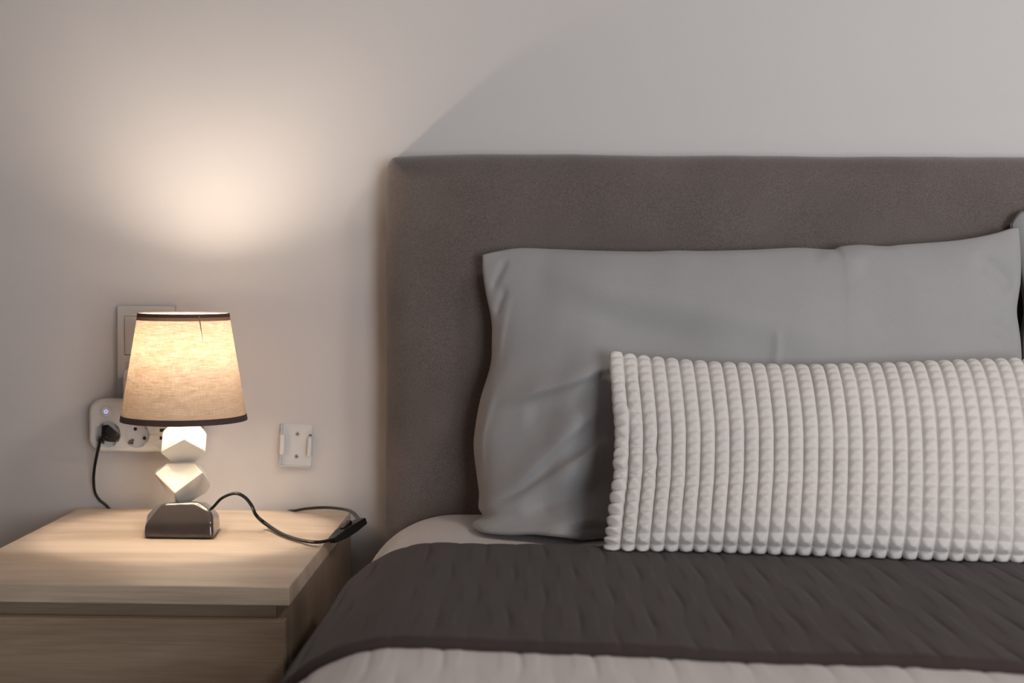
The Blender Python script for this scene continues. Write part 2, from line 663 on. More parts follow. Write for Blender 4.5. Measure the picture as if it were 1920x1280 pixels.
z0 = NZ + 0.0006
UX, UZ, UY = Vector((1, 0, 0)), Vector((0, 0, 1)), Vector((0, 1, 0))
yf = onz(300, 1009.5, z0).y
kb = (yf - CAM.y) / F
A_, B_ = at(270, 1009, yf), at(401, 1011, yf)
Cz = z0 + 0.0195                                   # rim height
cen = Vector(((A_.x + B_.x) / 2 + 0.004, yf + 0.042, z0 + 0.02))
tl = at(312, 942, yf + 0.018)
planes = [
    (Vector((0, 0, z0)), Vector((1, 0, z0)), Vector((0, 1, z0))),
    (A_, B_, Vector((A_.x, yf + 0.0025, Cz))),                                        # front rim
    (Vector((A_.x, yf + 0.0025, Cz)), Vector((B_.x, yf + 0.0025, Cz)), tl),             # front slope
    (B_, onz(413, 994, z0), B_ + Vector((-0.002, 0.001, 0.02))),                      # right front corner
    edge_plane(at(413.5, 996, yf + 0.03), at(413, 972, yf + 0.03)),
    edge_plane(at(413, 974, yf + 0.03), at(391, 950, yf + 0.03)),
    edge_plane(at(391, 950, yf + 0.03), at(372, 939, yf + 0.03)),
    edge_plane(A_, A_ + Vector((0.001, 0, 0.02))),
    edge_plane(at(271.5, 984, yf + 0.006), at(303, 946, yf + 0.016)),
    edge_plane(at(303, 946, yf + 0.016), at(318, 939, yf + 0.016)),
    (at(320, 942, yf + 0.03), at(370, 939, yf + 0.03), at(345, 940.5, yf + 0.06) - UZ * 0.001),
    (Vector((0, yf + 0.082, z0)), Vector((1, yf + 0.082, z0)), Vector((0, yf + 0.078, z0 + 0.02))),
    (Vector((0, yf + 0.078, z0 + 0.02)), Vector((1, yf + 0.078, z0 + 0.02)), Vector((0, yf + 0.06, z0 + 0.044))),
]
facets('base_stone', cen, planes, M['ceramic_grey'], 0, 8, soft=130)['label'] = 'glossy grey brown ceramic foot of the lamp'

A_, C_, D_ = L1(289.5, 887, -0.006), L1(381, 884, -0.020), L1(327, 925, -0.040)
planes = [
    (A_, C_, D_), (D_, C_, L1(362, 939, 0.002)), (A_, D_, L1(318, 931, 0.004)),
    (L1(313, 868.5, 0), L1(368, 868.5, 0), L1(340, 868.5, 0.03)),
    edge_plane(L1(289.5, 888, 0), L1(313, 869, 0)), edge_plane(L1(366, 868, 0), L1(381, 884, 0)),
    edge_plane(L1(381, 884, 0), L1(395.5, 912, 0)), edge_plane(L1(395.5, 912, 0), L1(388, 926, 0)), edge_plane(L1(388, 926, 0), L1(360, 939, 0)),
    edge_plane(L1(360, 939, 0), L1(334, 945, 0)), edge_plane(L1(334, 945, 0), L1(318, 931, 0)), edge_plane(L1(318, 931, 0), L1(289.5, 888, 0)),
    (L1(300, 880, 0.026), L1(380, 880, 0.026), L1(340, 905, 0.034)), (L1(300, 905, 0.034), L1(380, 905, 0.034), L1(340, 940, 0.016)),
]
facets('middle_stone', L1(342, 900, 0.002), planes, M['ceramic_cream'], 0, 5, soft=14, vox=0.0009)['label'] = 'cream glazed faceted stone in the middle of the lamp'

F_, L_, R_ = L1(345, 824, -0.036), L1(302, 848, -0.010), L1(385, 846, -0.012)
planes = [
    (F_, L_, R_), (F_, L_, L1(345, 792, -0.024)), (F_, R_, L1(345, 792, -0.024)),
    (L1(320, 866.5, 0), L1(368, 866.5, 0), L1(340, 866.5, 0.03)), (L1(320, 793, 0), L1(368, 793, 0), L1(340, 793, 0.03)),
    edge_plane(L1(302, 848, 0), L1(321, 866.5, 0)), edge_plane(L1(302, 848, 0), L1(305, 812, 0)), edge_plane(L1(305, 812, 0), L1(320, 797, 0)),
    edge_plane(L1(385, 846, 0), L1(368, 866.5, 0)), edge_plane(L1(385, 846, 0), L1(388, 815, 0)), edge_plane(L1(388, 815, 0), L1(372, 797, 0)),
    (L1(300, 795, 0.020), L1(380, 795, 0.020), L1(340, 835, 0.036)), (L1(300, 835, 0.036), L1(380, 835, 0.036), L1(340, 866, 0.014)),
]
facets('top_stone', L1(345, 830, 0.0), planes, M['ceramic_white'], 0, 5, soft=12, vox=0.0009)['label'] = 'white faceted stone directly under the lamp shade'

SY = LD - 0.012                              # axis of the shade and bulb
LXc = at(345, 700, SY).x
k = (CAM.y - SY) / -F                        # metres per pixel at the lamp axis
zt = at(347, 587.5, SY).z
zb = at(344, 786, SY).z
RT, RB = 84.0 * k, 117.0 * k
SC = lamp
shade = lathe('lamp_shade', [(RB + (RT - RB) * t / 12, zb + (zt - zb) * t / 12) for t in range(13)], LXc, SY, M['shade'], lamp, 96,
              origin=(LXc, SY, zb))
shade['label'] = 'tapered beige linen lamp shade glowing from inside'


def band(name, za, zc, mat, parent, out=0.0006):
    def rr(z):
        return RB + (RT - RB) * (z - zb) / (zt - zb)
    prof = [(rr(za) + out, za), (rr(zc) + out, zc), (rr(zc) - out, zc), (rr(za) - out, za), (rr(za) + out, za)]
    return lathe(name, prof, LXc, SY, mat, parent, 96)


band('upper_trim', zt - 0.0040, zt + 0.0006, M['trim'], shade)['label'] = 'dark brown tape round the upper rim'
band('lower_trim', zb - 0.0006, zb + 0.0072, M['trim'], shade)['label'] = 'dark brown tape round the lower rim'
mf = N('folded_linen_edge')
t1 = mf.n('ShaderNodeBsdfTranslucent')
t1.inputs['Color'].default_value = (0.50, 0.22, 0.10, 1)
d1 = mf.n('ShaderNodeBsdfDiffuse')
d1.inputs['Color'].default_value = (0.42, 0.24, 0.15, 1)
mm = mf.n('ShaderNodeMixShader')
mm.inputs['Fac'].default_value = 0.04
mf.l(d1.outputs[0], mm.inputs[1])
mf.l(t1.outputs[0], mm.inputs[2])
mf.l(mm.outputs[0], mf.out.inputs['Surface'])


def rr(z):
    return RB + (RT - RB) * (z - zb) / (zt - zb)


lathe('folded_hem', [(rr(zt - 0.0085) + 0.0003, zt - 0.0085), (rr(zt - 0.0040) + 0.0003, zt - 0.0040)], LXc, SY, mf.m, shade, 96)
# glued seam running down the cloth
sa = math.atan2(-0.83, 0.56)
seam = []
for t in range(9):
    z = zt - 0.002 - t * 0.0042
    a = sa + t * 0.006
    seam.append(Vector((LXc + (rr(z) + 0.0002) * math.cos(a), SY + (rr(z) + 0.0002) * math.sin(a), z)))
tube('seam', seam, lambda t: 0.0009 * (1 - t) + 0.0001, mf.m, shade, 2, 6)
# bulb, holder and wire fitter
BZ = zt - 0.058
AB = math.radians(119)
bulb_prof = [(0.027 * math.sin(AB * i / 18), BZ + 0.027 * math.cos(AB * i / 18)) for i in range(19)]
collar = [(0.027 * math.sin(AB), BZ + 0.027 * math.cos(AB)), (0.0195, BZ - 0.021), (0.0105, BZ - 0.033), (0.0, BZ - 0.033)]
bulb = lathe('bulb', bulb_prof, LXc, SY, M['bulb'], lamp, 32)
bulb['label'] = 'lit warm white globe bulb'
lathe('bulb_collar', collar, LXc, SY, M['plastic'], bulb, 32)
zs = at(345, 795.5, SY).z
lathe('bulb_holder', [(0.0, BZ - 0.031), (0.0115, BZ - 0.031), (0.0125, BZ - 0.036), (0.0125, zs), (0.0, zs)], LXc, SY, M['plastic'], lamp, 32)
zf = BZ - 0.040
ring = [Vector((LXc + 0.0145 * math.cos(a), SY + 0.0145 * math.sin(a), zf)) for a in [2 * math.pi * i / 24 for i in range(25)]]
tube('fitter_ring', ring, 0.0014, M['metal_wire'], lamp, 1, 6)
for a in (0.4, 0.4 + 2.094, 0.4 + 4.189):
    tube('fitter_arm', [Vector((LXc + 0.0145 * math.cos(a), SY + 0.0145 * math.sin(a), zf)),
                        Vector((LXc + 0.045 * math.cos(a), SY + 0.045 * math.sin(a), zf - 0.004)),
                        Vector((LXc + (rr(zf) - 0.0006) * math.cos(a), SY + (rr(zf) - 0.0006) * math.sin(a), zf))], 0.0009, M['metal_wire'], lamp, 6, 6)

# cord: foot of the lamp -> inline switch -> behind the nightstand -> plug
SW_A, SW_B = at(622, 1013, -0.250), at(681, 976, -0.205)
tz = NZ + 0.0030
cord1 = [at(391, 956, LD + 0.010), at(400, 950, LD + 0.010), at(417, 933, LD + 0.008), at(441, 924.5, LD), at(459, 932, LD), at(472, 948, LD),
         at(480, 965, LD - 0.005), onz(496, 980, tz + 0.006), onz(527, 1000, tz + 0.001), onz(562, 1012, tz + 0.001), onz(597, 1016, tz + 0.003), SW_A + (SW_B - SW_A) * 0.08]
tube('cord', cord1, 0.0021, M['cord'], lamp, 10, 12, 1.5)
cord2 = [SW_A + (SW_B - SW_A) * 0.92, at(668, 968, -0.165), at(660, 960, -0.135), at(645, 954.5, -0.10), at(612, 951.2, -0.065), at(580, 952.8, -0.045), at(556, 956.5, -0.030),
         at(535, 962, -0.0125), at(500, 1000, -0.0100), at(430, 1040, -0.0100), at(300, 1040, -0.0100), at(240, 995, -0.0100), at(207, 956, -0.0100),
         at(198, 946, -0.010), at(186, 936, -0.011), at(178, 922, -0.013), at(175.5, 900, -0.018), at(177, 878, -0.028), at(181, 855, -0.042),
         at(185, 838, -0.055), at(187.5, 826, -0.062)]
tube('cord', cord2, 0.0021, M['cord'], lamp, 10, 12, 1.5)
# inline switch
ax = (SW_B - SW_A)
Ls = ax.length
ax.normalize()
upv = Vector((-0.45, -0.35, 0.82))
upv = (upv - ax * upv.dot(ax)).normalized()
sd = ax.cross(upv).normalized()


def swp(a, s, u):
    return SW_A + ax * (a * Ls) + sd * s + upv * u


pts = []
for (a, w, h0, h1) in ((0.0, 0.0058, -0.004, 0.0035), (0.30, 0.0098, -0.0055, 0.0065), (0.62, 0.0098, -0.0055, 0.0065), (1.0, 0.0072, -0.004, 0.0045)):
    for s_ in (-w, w):
        pts += [swp(a, s_, h0), swp(a, s_, h1)]
sw = hull('cord_switch', pts, M['black'], lamp, 0.0011, 3, angle=3)
sw['label'] = 'black inline switch on the lamp cord'
hull('switch_rocker', [swp(a, s_, u) for (a, u) in ((0.36, 0.004), (0.36, 0.0082), (0.5, 0.0072), (0.64, 0.0112), (0.64, 0.004)) for s_ in (-0.0042, 0.0042)],
     M['black'], sw, 0.0006, 2)

# ------------------------------------------------------------------ switch plate and socket strip on the wall
p0, p1 = at(219, 573, -0.008), at(328, 752, -0.008)
px0, px1, pz1 = p0.x, p1.x, p0.z
pz0 = pz1 - 0.152
lsw = thing('light_switch', 'white wall switch plate partly hidden behind the lamp shade', 'light switch', ((px0 + px1) / 2, 0, pz0))
me = bm_mesh(rrect_bm(px0, px1, pz0, pz1, 0.0022, -0.0004, -0.0085, 0.0014, 4, 3), 'switch_frame')
cut = bmesh.new()
w0, w1 = at(233, 592, -0.0085), at(314, 666, -0.0085)
s0 = at(236, 680, -0.0085)
box_bm((w0.x, -0.02, w1.z), (w1.x, -0.0035, w0.z), bm=cut)
box_bm((s0.x, -0.02, pz0 + 0.012), (w1.x - 0.001, -0.0035, s0.z), bm=cut)
me = boolean_cut(me, cut)
wn(link('switch_frame', me, M['frame_plastic'], lsw))
box('rocker', (w0.x + 0.0006, -0.0102, w1.z + 0.0006), (w1.x - 0.0006, -0.0036, w0.z - 0.0006), M['frame_plastic'], lsw, 0.0012, 3)
box('socket_insert', (s0.x + 0.0006, -0.0092, pz0 + 0.0126), (w1.x - 0.0016, -0.0036, s0.z - 0.0006), M['frame_plastic'], lsw, 0.001, 2)

YF = -0.046
q0, q1 = at(165, 748, YF), at(371, 849, YF)
strip = thing('power_strip', 'white rounded multi socket adapter with a black plug in it, behind the lamp', 'power strip', ((q0.x + q1.x) / 2, 0, q1.z))
sxa, sxb, sza, szb = q0.x, q1.x, q1.z, q0.z
me = bm_mesh(rrect_bm(sxa, sxb, sza, szb, 0.0195, -0.0112, YF, 0.006, 10, 4), 'strip_body')
cents = [at(201.5, 814, YF), at(256, 815, YF)]
cut = bmesh.new()
RS = 0.0193
for c in cents:
    disc_y(c, RS, YF - 0.02, YF + 0.0165, 48, cut)
btn_c = at(199, 771, YF)
disc_y(btn_c, 0.0089, YF - 0.01, YF + 0.0012, 40, cut)
usb_c = at(306.5, 817, YF)
for du, dz in ((0.0045, 0.0080), (0.0045, -0.0035)):
    box_bm((usb_c.x - 0.0065, YF - 0.01, usb_c.z + dz - 0.0028), (usb_c.x + 0.0065, YF + 0.008, usb_c.z + dz + 0.0028), bm=cut)
for du, dz in ((0.0045, 0.0080), (0.0045, -0.0035)):
    box('usb_port', (usb_c.x - 0.0060, YF + 0.0016, usb_c.z + dz - 0.0023), (usb_c.x + 0.0060, YF + 0.0078, usb_c.z + dz + 0.0023), M['hole'], strip)
me = boolean_cut(me, cut)
body = wn(link('strip_body', me, M['plastic'], strip))
vb0, vb1 = at(229, 691, -0.040), at(316, 760, -0.040)
wn(link('plug_body', bm_mesh(rrect_bm(vb0.x, vb1.x, vb1.z - 0.01, vb0.z, 0.009, -0.0112, -0.0405, 0.004, 6, 3), 'plug_body'), M['plastic'], strip))
box('plug_collar', (vb0.x + 0.014, -0.0115, vb1.z + 0.002), (vb1.x - 0.014, -0.0095, vb0.z - 0.016), M['plastic'], strip)
b = disc_y(btn_c, 0.0078, YF - 0.0012, YF + 0.0011, 40, None, 0.0008)
btn = wn(link('power_button', bm_mesh(b, 'power_button'), M['plastic'], strip))
# glowing power mark: a ring open at the top and an upright stroke
YB = YF - 0.0013
ar = [Vector((btn_c.x + 0.0024 * math.sin(a), YB, btn_c.z + 0.0024 * math.cos(a))) for a in [math.radians(38 + 284 * i / 24) for i in range(25)]]
tube('power_mark', ar, 0.0006, M['led'], btn, 1, 6)['label'] = 'glowing violet blue ring of the power mark'
tube('power_mark', [Vector((btn_c.x, YB, btn_c.z + 0.0002)), Vector((btn_c.x, YB, btn_c.z + 0.0034))], 0.0005, M['led'], btn, 1, 6)['label'] = 'glowing upright stroke of the power mark'
for ci, c in enumerate(cents):
    fl = YF + 0.0164
    pa = math.radians(-45)
    for s_ in (-1, 1):
        hc = (c.x + s_ * 0.0095 * math.cos(pa), 0, c.z + s_ * 0.0095 * math.sin(pa))
        link('pin_hole', bm_mesh(disc_y(hc, 0.0026, fl - 0.0005, fl + 0.0003, 20), 'pin_hole'), M['hole'], strip, smooth=False)
        # earth spring contacts, across the pins
        ea = pa + math.pi / 2
        ux, uz = math.cos(ea) * s_, math.sin(ea) * s_
        ex, ez = c.x + ux * 0.0165, c.z + uz * 0.0165
        vx, vz = -uz, ux
        def ep(rad, side, y):
            return Vector((c.x + ux * rad + vx * side, y, c.z + uz * rad + vz * side))
        cl = [ep(0.0188, t, y) for t in (-0.0021, 0.0021) for y in (YF + 0.003, YF + 0.015)] + \
             [ep(0.0120, t, YF + 0.0155) for t in (-0.0021, 0.0021)] + [ep(0.0150, t, YF + 0.009) for t in (-0.0021, 0.0021)]
        hull('earth_contact', cl, M['brass'], strip, 0.0003, 1)
        # guide notch beside the contact
        hull('contact_slot', [ep(rd, t, y) for rd in (0.0165, 0.0191) for t in (-0.0034, 0.0034) for y in (YF + 0.0125, YF + 0.0163)], M['hole'], strip, 0.0002, 1)
        # side guides of the recess
        g = [Vector((c.x + math.cos(pa) * s_ * rd - math.sin(pa) * t, y, c.z + math.sin(pa) * s_ * rd + math.cos(pa) * t))
             for rd in (0.0172, 0.0195) for t in (-0.0026, 0.0026) for y in (YF + 0.0005, YF + 0.0164)]
        hull('guide_rib', g, M['plastic'], strip, 0.0004, 1)
# round cover of the third place
bm_ = bmesh.new()
prev = None
c3 = at(309.5, 816, YF)
ringp = [Vector((c3.x + 0.0193 * math.cos(a), YF - 0.0001, c3.z + 0.0193 * math.sin(a))) for a in [2 * math.pi * i / 48 for i in range(49)]]
bm_.free()
tube('port_ring', ringp, 0.00035, M['frame_plastic'], strip, 1, 6)

# black plug of the lamp in the left socket
c = cents[0]
pl = []
for (px, py, y) in ((191, 797, -0.060), (203, 795.5, -0.062), (224, 813, -0.060), (224.5, 821, -0.058), (216, 829, -0.058), (199, 827.5, -0.062), (189.5, 820, -0.064),
                    (193, 800, -0.036), (205, 798, -0.036), (220, 813, -0.036), (215, 826, -0.036), (196, 824, -0.036)):
    pl.append(at(px, py, y))
plug = hull('plug', pl, M['black'], lamp, 0.0016, 3, angle=3)
plug['label'] = 'black angled plug of the lamp in the left socket'
neck = [at(203, 816, -0.062), at(197, 819.5, -0.0635), at(191, 823, -0.0635), at(188, 827, -0.062)]
tube('strain_relief', neck, lambda t: 0.0058 - 0.0026 * t + 0.0004 * math.sin(t * 28), M['black'], plug, 8, 12)

# ------------------------------------------------------------------ small wall holder
hc = at(557, 834, -0.002)
hold = thing('wall_holder', 'small empty white plastic holder screwed to the wall beside the headboard', 'holder', (hc.x, 0, hc.z))
hold.rotation_euler = (0, math.radians(2.6), 0)


def hb(name, x0, x1, z0_, z1_, y0, y1, bev=0.0004, parent=hold, mat='plastic'):
    o = link(name, bm_mesh(box_bm((x0, y0, z0_), (x1, y1, z1_), bev, 2), name), M[mat], None, origin=(0, 0, 0))
    o.parent = parent
    wn(o)
    return o


HW, HH = 0.0232, 0.0315
hb('back_plate', -HW, HW, -HH, HH, -0.0022, -0.0002)
hb('side_wall', -HW, -HW + 0.0013, -HH, HH, -0.0125, -0.0021)
hb('side_wall', HW - 0.0013, HW, -HH, HH, -0.0035, -0.0021)
hb('bottom_lip', -HW, HW, -HH, -HH + 0.0016, -0.0125, -0.0021)
hb('side_clip', -HW - 0.0004, -HW + 0.0062, -0.0135, 0.0155, -0.0142, -0.0123, 0.0005)
hb('side_clip', HW - 0.0062, HW + 0.0004, -0.0145, 0.0150, -0.0130, -0.0021, 0.0022)
hb('clip_slot', HW - 0.0060, HW - 0.0016, 0.0153, 0.0168, -0.0030, -0.0021, 0.0001, mat='hole')
for (zz, rot) in ((0.0172, 0.7), (-0.0168, 0.25)):
    s_ = link('screw', bm_mesh(disc_y((0.0005, 0, zz), 0.0036, -0.0021, -0.0034, 24, None, 0.0006), 'screw'), M['steel'], None, origin=(0, 0, 0))
    s_.parent = hold
    for a in (rot, rot + math.pi / 2):
        bb = box_bm((-0.0021, -0.00355, -0.00045), (0.0021, -0.0034, 0.00045))
        bmesh.ops.transform(bb, matrix=Matrix.Translation((0.0005, 0, zz)) @ Matrix.Rotation(a, 4, 'Y'), verts=bb.verts[:])
        q = link('screw_slot', bm_mesh(bb, 'screw_slot'), M['hole'], None, origin=(0, 0, 0), smooth=False)
        q.parent = s_

# ------------------------------------------------------------------ bed
BX0, BX1 = -0.252, 1.42                    # outer faces of the mattress
HBX0 = at(718, 600, -0.10).x
HBZ = at(1300, 286.5, -0.10).z
MT = 0.565                                 # mattress top
bed = thing('bed', 'double bed with a tall taupe upholstered headboard', 'bed', ((BX0 + BX1) / 2, -1.1, 0))


def headboard():
    x0, x1, z0_, z1_ = HBX0, 1.45, 0.04, HBZ
    yb, yfr, RR, rc = -0.004, -0.104, 0.046, 0.013
    NSx, NSz, NC = 150, 90, 8

    def outline(ins):
        r_ = max(rc - ins * 0.35, 0.004)
        a0, a1, c0, c1 = x0 + ins, x1 - ins, z0_ + ins, z1_ - ins
        pts = []
        cs = ((a1 - r_, c1 - r_, 0), (a0 + r_, c1 - r_, 90), (a0 + r_, c0 + r_, 180), (a1 - r_, c0 + r_, 270))
        for q, (qx, qz, an) in enumerate(cs):
            for k_ in range(NC + 1):
                a = math.radians(an + 90 * k_ / NC)
                pts.append((qx + r_ * math.cos(a), qz + r_ * math.sin(a)))
            nx_, nz_, an2 = cs[(q + 1) % 4]
            e = (nx_ + r_ * math.cos(math.radians(an2)), nz_ + r_ * math.sin(math.radians(an2)))
            n_ = NSx if q % 2 == 0 else NSz
            for k_ in range(1, n_):
                t = k_ / n_
                pts.append((pts[-k_][0] + (e[0] - pts[-k_][0]) * t, pts[-k_][1] + (e[1] - pts[-k_][1]) * t))
        return pts
    rings = [(0.0, yb), (0.0, yb - 0.02), (0.0, yfr + RR)]
    rings += [(RR * (1 - math.cos(math.pi / 2 * k_ / 12)), yfr + RR - RR * math.sin(math.pi / 2 * k_ / 12)) for k_ in range(1, 13)]
    rings += [(RR + d_, yfr) for d_ in (0.01, 0.02, 0.03, 0.045, 0.06, 0.08, 0.10, 0.13, 0.16, 0.2, 0.25, 0.3)]
    bm = bmesh.new()
    vr = []
    for ins, y in rings:
        row = []
        for (x, z) in outline(ins):
            n_ = noise.noise(Vector((x * 3.4, 2.0, z * 3.4)))
            n2 = noise.noise(Vector((x * 10, 5.0, z * 10)))
            f_ = min(1.0, (yb - y) / 0.06)
            dz = 0.0016 * noise.noise(Vector((x * 6, 1.7, 0.0))) + 0.0008 * noise.noise(Vector((x * 17, 4.7, 0.0)))
            dx = 0.0014 * noise.noise(Vector((2.2, 1.7, z * 7)))
            wz = math.exp(-((z1_ - z) / 0.05) ** 2)
            wx = math.exp(-((x - x0) / 0.05) ** 2)
            dc = math.hypot(x - x0, z - z1_)
            pin = math.exp(-(dc / 0.03) ** 2)
            row.append(bm.verts.new((x + dx * wx * f_ + 0.002 * pin * f_, y - (0.0025 * n_ + 0.0010 * n2) * f_ + 0.005 * pin * f_, z + dz * wz * f_ - 0.0055 * math.exp(-(x - x0) / 0.045) * wz * f_)))
        vr.append(row)
    n_ = len(vr[0])
    for a, b_ in zip(vr, vr[1:]):
        for k_ in range(n_):
            bm.faces.new((a[k_], a[(k_ + 1) % n_], b_[(k_ + 1) % n_], b_[k_]))
    bm.faces.new(vr[0])
    bm.faces.new(vr[-1])
    bmesh.ops.recalc_face_normals(bm, faces=bm.faces[:])
    return bm


link('headboard', bm_mesh(headboard(), 'headboard'), M['upholstery'], bed)['label'] = 'tall taupe woven fabric headboard with rounded edges'
box('bed_base', (BX0 + 0.035, -2.08, 0.08), (BX1 - 0.035, -0.105, 0.315), M['upholstery'], bed, 0.012, 3)
for lx in (BX0 + 0.09, BX1 - 0.09):
    for ly in (-0.25, -1.98):
        lathe('leg', [(0.0, 0.0005), (0.018, 0.0005), (0.026, 0.082), (0.0, 0.082)], lx, ly, M['black'], bed, 20)

# cross-section of mattress / covers, from the left side over the top to the right side
RA, RBz = 0.132, 0.12


def profile(off, zlow, step):
    """polyline (x, z) with outward normal, offset by off"""
    pts = []
    for i in range(400):
        pts.append((BX0, zlow + (MT - RBz - zlow) * i / 400, -1, 0))
    for i in range(400):
        a = math.pi / 2 * i / 400
        x = BX0 + RA - RA * math.cos(a)
        z = MT - RBz + RBz * math.sin(a)
        nx, nz = -math.cos(a) / RA, math.sin(a) / RBz
        L = math.hypot(nx, nz)
        pts.append((x, z, nx / L, nz / L))
    for i in range(400):
        pts.append((BX0 + RA + (BX1 - BX0 - 2 * RA) * i / 400, MT, 0, 1))
    for i in range(400):
        a = math.pi / 2 * i / 400
        x = BX1 - RA + RA * math.sin(a)
        z = MT - RBz + RBz * math.cos(a)
        nx, nz = math.sin(a) / RA, math.cos(a) / RBz
        L = math.hypot(nx, nz)
        pts.append((x, z, nx / L, nz / L))
    for i in range(401):
        pts.append((BX1, MT - RBz - (MT - RBz - zlow) * i / 400, 1, 0))
    A = np.array(pts)
    XY = A[:, :2] + A[:, 2:] * off
    s = np.concatenate([[0], np.cumsum(np.hypot(*np.diff(XY, axis=0).T))])
    n = int(s[-1] / step)
    si = np.linspace(0, s[-1], n)
    out = np.stack([np.interp(si, s, XY[:, 0]), np.interp(si, s, XY[:, 1]), np.interp(si, s, A[:, 2]), np.interp(si, s, A[:, 3])], 1)
    return out, si


def pnoise(X, Y, sc, seed=0.0):
    return np.array([noise.noise(Vector((x * sc, y * sc, seed))) for x, y in zip(X.ravel(), Y.ravel())]).reshape(X.shape)


# mattress with its fitted sheet
prof, si = profile(0.0, 0.316, 0.012)
ys = np.concatenate([[-0.108, -0.108, -0.113], np.linspace(-0.122, -2.06, 150), [-2.078, -2.08, -2.08]])
inset = np.concatenate([[0.4, 0.006, 0.001], np.zeros(150), [0.001, 0.008, 0.4]])
Y, Xs = np.meshgrid(ys, si, indexing='ij')
P = np.zeros(Y.shape + (3,))
for i in range(len(ys)):
    f = inset[i]
    if f >= 0.4:
        cxm = (BX0 + BX1) / 2
        P[i, :, 0] = cxm + (prof[:, 0] - cxm) * 0.02
        P[i, :, 2] = 0.44 + (prof[:, 1] - 0.44) * 0.02
    else:
        P[i, :, 0] = prof[:, 0] - prof[:, 2] * f
        P[i, :, 2] = prof[:, 1] - prof[:, 3] * f
P[:, :, 1] = Y
wr = pnoise(Xs, Y, 5.0, 3.1) * 0.0015
P[2:-2, :, 2] += wr[2:-2] * (prof[:, 3] > 0.5)[None, :]
mat_o = link('mattress', grid_mesh('mattress', P), M['sheet'], origin=((BX0 + BX1) / 2, -1.1, 0.316))
tagtop(mat_o, 'thick rounded mattress in a smooth pale fitted sheet, against the headboard', 'mattress')


def quilting(U, V, pitch, run=0.20):
    """wavy stitched channels running along the bed; returns distance to the nearest seam and how tight it is pulled"""
    best = np.full(U.shape, 1e9)
    tight = np.zeros(U.shape)
    i0 = np.round(U / pitch)
    for di in (-1, 0, 1):
        i = i0 + di
        ph = 2 * np.pi * V / run + np.pi * (i % 2)
        line = i * pitch + 0.0024 * np.sin(ph + 0.6)
        d = np.abs(U - line)
        m_ = d < best
        best = np.where(m_, d, best)
        tight = np.where(m_, 0.5 + 0.5 * np.sin(ph), tight)
    return best, tight


def cover(name, y_of, rows, off, zlow, step, pitch, puff, seamw, thick, mat, label, cat, wr_amp, hem=0.006):
    prof, si = profile(off, zlow, step)
    t = np.linspace(0, 1, rows)
    Tg, Sg = np.meshgrid(t, si, indexing='ij')
    X0 = np.broadcast_to(prof[:, 0], Tg.shape)
    Z0 = np.broadcast_to(prof[:, 1], Tg.shape)
    NXa = np.broadcast_to(prof[:, 2], Tg.shape)
    NZa = np.broadcast_to(prof[:, 3], Tg.shape)
    ya, yb = y_of(X0)
    Yg = ya + (yb - ya) * Tg
    wob = pnoise(Sg[::4, ::4], Yg[::4, ::4], 14.0, 7.0)
    wob = np.repeat(np.repeat(wob, 4, 0), 4, 1)[:rows, :len(si)] * 0.0025
    d, tight = quilting(Sg + wob, Yg + wob, pitch)
    strg = pnoise(Sg[::4, ::4], Yg[::4, ::4], 6.0, 2.0)
    strg = np.repeat(np.repeat(strg, 4, 0), 4, 1)[:rows, :len(si)]
    # smooth the blocky upsample a little
    for _ in range(3):
        strg[1:-1, 1:-1] = (strg[:-2, 1:-1] + strg[2:, 1:-1] + strg[1:-1, :-2] + strg[1:-1, 2:] + strg[1:-1, 1:-1]) / 5
    h = puff * np.sqrt(np.clip(d / (pitch * 0.5), 0, 1)) * (0.4 + 0.6 * tight) - puff * 1.0 * np.exp(-(d / seamw) ** 2) * np.clip(tight ** 2.5 * 1.1 + 0.5 * strg, 0, 2)
    fold = pnoise(Sg[::3, ::3], Yg[::3, ::3] * 0.6, 7.5, 11.0)
    fold = np.repeat(np.repeat(fold, 3, 0), 3, 1)[:rows, :len(si)]
    for _ in range(4):
        fold[1:-1, 1:-1] = (fold[:-2, 1:-1] + fold[2:, 1:-1] + fold[1:-1, :-2] + fold[1:-1, 2:] + fold[1:-1, 1:-1]) / 5
    h = h + wr_amp * fold
    # edges of the cloth roll down
    e = np.minimum(np.abs(Yg - ya), np.abs(Yg - yb))
    roll = np.clip(1 - e / hem, 0, 1) ** 2
    h = h * (1 - roll) - (off * 0.55) * roll
    P = np.stack([X0 + NXa * h, Yg, Z0 + NZa * h], -1)
    o = link(name, grid_mesh(name, P), mat, origin=((BX0 + BX1) / 2, float(np.mean(Yg)), zlow))
    sol = o.modifiers.new('cloth_thickness', 'SOLIDIFY')
    sol.thickness = thick
    sol.offset = -1 if o.data.polygons[len(o.data.polygons) // 2].normal.z > 0 else 1
    tagtop(o, label, cat)
    return o


yr0 = onz(1000, 1025, MT + 0.012).y
yr1 = onz(1000, 1214, MT + 0.012).y
yr1b = onz(1900, 1250, MT + 0.012).y
xs0, xs1 = onz(1000, 1214, MT + 0.012).x, onz(1900, 1250, MT + 0.012).x
slope = (yr1b - yr1) / (xs1 - xs0)
cover('bedspread', lambda X: (-0.50 + 0 * X, -2.09 + 0 * X), 300, 0.006, 0.20, 0.0023, 0.0325, 0.0012, 0.0018, 0.004, M['quilt'],
      'pale quilted bedspread over the near part of the bed', 'bedspread', 0.002)
cover('bed_runner', lambda X: (yr0 + slope * (X - xs0) * 0.5, yr1 + slope * (X - xs0)), 110, 0.0155, 0.22, 0.0021, 0.0335, 0.0013, 0.0018, 0.007, M['runner'],
      'dark charcoal quilted runner laid across the bed', 'bed runner', 0.003)


